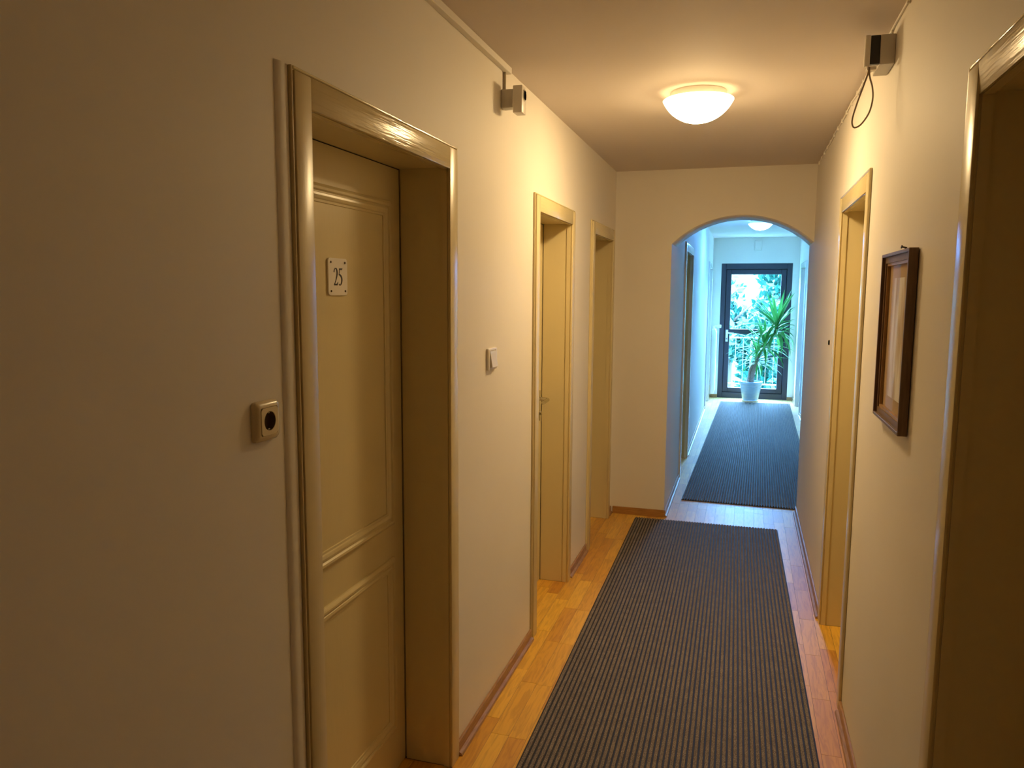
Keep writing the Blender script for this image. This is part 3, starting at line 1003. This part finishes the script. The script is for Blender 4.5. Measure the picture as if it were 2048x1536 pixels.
# radiator on the far left wall beside the glass door
ra = thing('radiator', (XL + 0.06, 11.92, 0.12), 'slim white panel radiator on the left wall beside the glass door', 'radiator')
px0, px1 = XL + 0.03, XL + 0.085
bm = box(px0, px1, 11.76, 12.06, 0.10, 1.06, 0.006, 2)
obj('panel', bm, m_whitemetal, ra, smooth='auto')
for i in range(7):
    y = 11.79 + i * 0.04
    obj('fin', box(px1 - 0.001, px1 + 0.010, y - 0.011, y + 0.011, 0.13, 1.03, 0.004, 2), m_whitemetal, ra, smooth='auto')
for z in (0.25, 0.92):
    obj('bracket', box(XL, px0 + 0.002, 11.80, 11.83, z - 0.02, z + 0.02), m_whitemetal, ra)
bm = bmesh.new()
tube(bm, [(px0 + 0.03, 11.80, 1.055), (px0 + 0.03, 11.80, 1.10), (px0 + 0.05, 11.80, 1.105), (px1 + 0.030, 11.80, 1.105)], 0.012, 12)
vv = obj('valve', bm, m_whitemetal, ra, smooth='auto')
bm = bmesh.new()
tube(bm, [(px1 + 0.028, 11.80, 1.105), (px1 + 0.032, 11.80, 1.105), (px1 + 0.072, 11.80, 1.105), (px1 + 0.076, 11.80, 1.105)], [0.019, 0.024, 0.024, 0.019], 16)
obj('thermostat_knob', bm, m_whitemetal, vv, smooth='auto')

# ------------------------------------------------------------------ yucca in a glazed pot
PX, PY = 1.000, 11.875
yu = thing('potted_yucca', (PX, PY, 0), 'green yucca with three leaf heads in a blue-grey pot before the glass door', 'plant')
pot = obj('pot', lathe([(0, 0.022), (0.106, 0.022), (0.112, 0.030), (0.140, 0.170), (0.152, 0.245), (0.157, 0.250), (0.158, 0.258), (0.167, 0.264), (0.172, 0.292), (0.169, 0.300), (0.160, 0.301), (0.154, 0.292), (0.148, 0.262), (0, 0.262)], 40, (PX, PY, 0)), m_pot, yu, smooth='auto')
obj('saucer', lathe([(0, 0.001), (0.112, 0.001), (0.130, 0.020), (0.124, 0.021), (0.108, 0.010), (0, 0.010)], 36, (PX, PY, 0)), m_whitemetal, yu, smooth='auto')
obj('soil', lathe([(0, 0.272), (0.06, 0.276), (0.148, 0.268), (0.148, 0.26), (0, 0.26)], 30, (PX, PY, 0)), m_soil, yu)
heads = [(Vector((1.330, 11.82, 1.12)), 58, 0.60, 75), (Vector((1.170, 11.80, 0.88)), 40, 0.52, 62), (Vector((1.085, 11.82, 0.66)), 50, 0.42, 45)]
bm = bmesh.new()
tube(bm, smoothpath([(PX + 0.01, PY, 0.262), (1.02, 11.865, 0.40), (1.06, 11.85, 0.56), tuple(heads[2][0]), (1.13, 11.835, 0.77), tuple(heads[1][0])], 5), [0.034 - 0.0006 * i for i in range(26)], 12)
tr_ = obj('trunk', bm, m_trunk, yu, smooth=True)
bm = bmesh.new()
tube(bm, smoothpath([(PX - 0.045, PY - 0.02, 0.262), (0.975, 11.865, 0.36), (0.985, 11.86, 0.47), (1.03, 11.85, 0.58)], 5), [0.024 - 0.0004 * i for i in range(16)], 10)
obj('trunk', bm, m_trunk, yu, smooth=True)
bm = bmesh.new()
tube(bm, smoothpath([(1.13, 11.838, 0.76), (1.21, 11.855, 0.85), (1.29, 11.86, 0.98), tuple(heads[0][0])], 5), 0.022, 10)
obj('branch', bm, m_trunk, yu, smooth=True)
def leaf_pts(base, az, el, L, droop, n=8):
    d = Vector((math.cos(az) * math.cos(el), math.sin(az) * math.cos(el), math.sin(el)))
    hz_ = Vector((math.cos(az), math.sin(az), 0))
    out = []
    p = base.copy()
    for i in range(n + 1):
        out.append(p.copy())
        e2 = el - droop * ((i + 1) / n) ** 1.6
        dd = hz_ * math.cos(e2) + Vector((0, 0, math.sin(e2)))
        p = p + dd * (L / n)
    return out, Vector((-math.sin(az), math.cos(az), 0))
def add_leaf(base, az, el, L, wd, droop):
    for _ in range(12):
        pts, side = leaf_pts(base, az, el, L, droop)
        if all(XL + 0.1 < p.x < XR - 0.035 and p.y < YE - 0.02 and p.z > 0.33 for p in pts):
            break
        L *= 0.88
    else:
        return
    bm = bmesh.new()
    n = len(pts) - 1
    rows = []
    for i, p in enumerate(pts):
        t = i / n
        w = wd * (0.35 + 0.65 * min(1, t * 4)) * (1 - max(0, (t - 0.45) / 0.55) ** 1.5) + 0.0008
        dn = pts[min(i + 1, n)] - pts[max(i - 1, 0)]
        nr = side.cross(dn).normalized()
        lift = -nr * w * 0.45 if nr.z < 0 else nr * w * 0.45
        rows.append([bm.verts.new(p - side * w + lift), bm.verts.new(p), bm.verts.new(p + side * w + lift)])
    for a, b in zip(rows, rows[1:]):
        for k in range(2):
            bm.faces.new((a[k], a[k + 1], b[k + 1], b[k]))
    obj('leaf', bm, m_yucca, yu, smooth=True)
rr = random.Random(3)
for hi_, (base, n, L0, sag) in enumerate(heads):
    for i in range(n):
        t = (i + 0.5) / n
        az = i * 2.39996 + rr.uniform(-0.2, 0.2)
        el = math.radians(78 - 100 * t ** 0.8 + rr.uniform(-8, 8))
        L = L0 * (0.72 + 0.34 * math.sin(math.pi * min(1, t * 0.9 + 0.1))) * rr.uniform(0.85, 1.12)
        droop = math.radians(5 + sag * t * t + rr.uniform(0, 14))
        b0 = base + Vector((math.cos(az) * 0.014, math.sin(az) * 0.014, 0.03 - 0.13 * t))
        add_leaf(b0, az, el, L, (0.023, 0.018, 0.0125)[hi_] * rr.uniform(0.85, 1.15), droop)

# ------------------------------------------------------------------ outside: terrace, railing, meadow, trees
tag(obj('terrace_slab', box(-0.6, 2.6, YE + 0.3, 13.75, -0.22, -0.03), m_terr, kind='structure'), 'pale concrete balcony slab outside the glass door', 'slab')
rg = thing('balcony_railing', (1.0, 13.6, -0.03), 'thin metal balcony railing with thin upright bars outside the glass door', 'railing')
obj('top_rail', box(-0.5, 2.5, 13.585, 13.615, 0.835, 0.858, 0.003, 1), m_rail, rg)
obj('bottom_rail', box(-0.5, 2.5, 13.585, 13.615, 0.05, 0.075, 0.003, 1), m_rail, rg)
for x in (-0.48, 1.0, 2.48):
    obj('post', box(x - 0.018, x + 0.018, 13.582, 13.618, -0.03, 0.83, 0.003, 1), m_rail, rg)
x = -0.36
while x < 2.4:
    if min(abs(x - p) for p in (-0.48, 1.0, 2.48)) > 0.05:
        bm = bmesh.new()
        tube(bm, [(x, 13.6, 0.07), (x, 13.6, 0.835)], 0.0042, 8)
        obj('bar', bm, m_rail, rg, smooth='auto')
    x += 0.123
bm = bmesh.new()
G = 24
vg = [[None] * (G + 1) for _ in range(G + 1)]
rg_ = random.Random(11)
for i in range(G + 1):
    for j in range(G + 1):
        x = -60 + 120 * i / G
        y = 12.9 + 110 * (j / G) ** 1.4
        z = -4.5 + max(0, y - 24) * 0.16 + (rg_.uniform(-0.4, 0.4) if y > 16 else 0)
        vg[i][j] = bm.verts.new((x, y, z))
for i in range(G):
    for j in range(G):
        bm.faces.new((vg[i][j], vg[i + 1][j], vg[i + 1][j + 1], vg[i][j + 1]))
tag(obj('meadow_slope', bm, m_grass, smooth=True, kind='structure'), 'green meadow slope rising behind the house', 'slope')

def make_crown(seed, R3, nq, q):
    """one mesh of many small leaf quads gathered in clumps"""
    r = random.Random(seed)
    bm = bmesh.new()
    clumps = []
    for _ in range(26):
        v = Vector((r.gauss(0, 1), r.gauss(0, 1), r.gauss(0, 1))).normalized() * r.uniform(0.35, 0.92)
        clumps.append((Vector((v.x * R3[0], v.y * R3[1], v.z * R3[2])), r.uniform(0.22, 0.42)))
    for i in range(nq):
        c, cr = clumps[i % len(clumps)]
        v = Vector((r.gauss(0, 1), r.gauss(0, 1), r.gauss(0, 1))).normalized() * (r.random() ** 0.4) * cr
        p = c + Vector((v.x * R3[0], v.y * R3[1], v.z * R3[2]))
        a = Vector((r.gauss(0, 1), r.gauss(0, 1), r.gauss(0, 1))).normalized()
        b = a.orthogonal().normalized()
        s_ = q * r.uniform(0.7, 1.3)
        bm.faces.new([bm.verts.new(p + a * s_), bm.verts.new(p + b * s_ * 0.5), bm.verts.new(p - a * s_), bm.verts.new(p - b * s_ * 0.5)])
    return bm
def tree(x, y, zg, ht, R3, seed, label):
    t = thing('tree', (x, y, zg), label, 'tree', 'trees beyond the balcony')
    r = random.Random(seed)
    bm = bmesh.new()
    top = zg + ht
    tube(bm, [(x, y, zg - 0.2), (x + 0.1, y, zg + ht * 0.4), (x - 0.05, y, zg + ht * 0.8)], [0.22, 0.15, 0.06], 10)
    for k in range(5):
        a = k * 1.3 + seed
        z0 = zg + ht * (0.35 + 0.09 * k)
        tube(bm, [(x, y, z0), (x + math.cos(a) * R3[0] * 0.6, y + math.sin(a) * R3[1] * 0.6, z0 + ht * 0.18)], [0.07, 0.02], 6)
    obj('trunk', bm, m_bark, t, smooth=True)
    bm = make_crown(seed, R3, 5200, 0.15)
    bmesh.ops.translate(bm, verts=bm.verts, vec=Vector((x, y, top - R3[2])))
    obj('foliage', bm, m_foliage, t, kind='stuff')
def gz(y):
    return -4.5 + max(0, y - 24) * 0.16
tree(-1.2, 23.0, gz(23), 6.6, (1.7, 1.5, 2.3), 1, 'leafy tree on the left side of the glass door view, nearest the balcony')
tree(1.9, 25.0, gz(25), 7.6, (1.6, 1.5, 2.7), 2, 'tallest leafy tree behind the plant, right half of the glass door')
tree(0.2, 31.0, gz(31), 6.0, (2.4, 1.8, 2.2), 3, 'bushy tree in the middle distance between two nearer trees')
tree(4.6, 28.0, gz(28), 7.4, (1.9, 1.7, 2.8), 4, 'leafy tree hidden mostly by the right door jamb')
tree(-4.0, 29.0, gz(29), 7.0, (2.0, 1.8, 2.6), 5, 'leafy tree hidden mostly by the left door jamb')
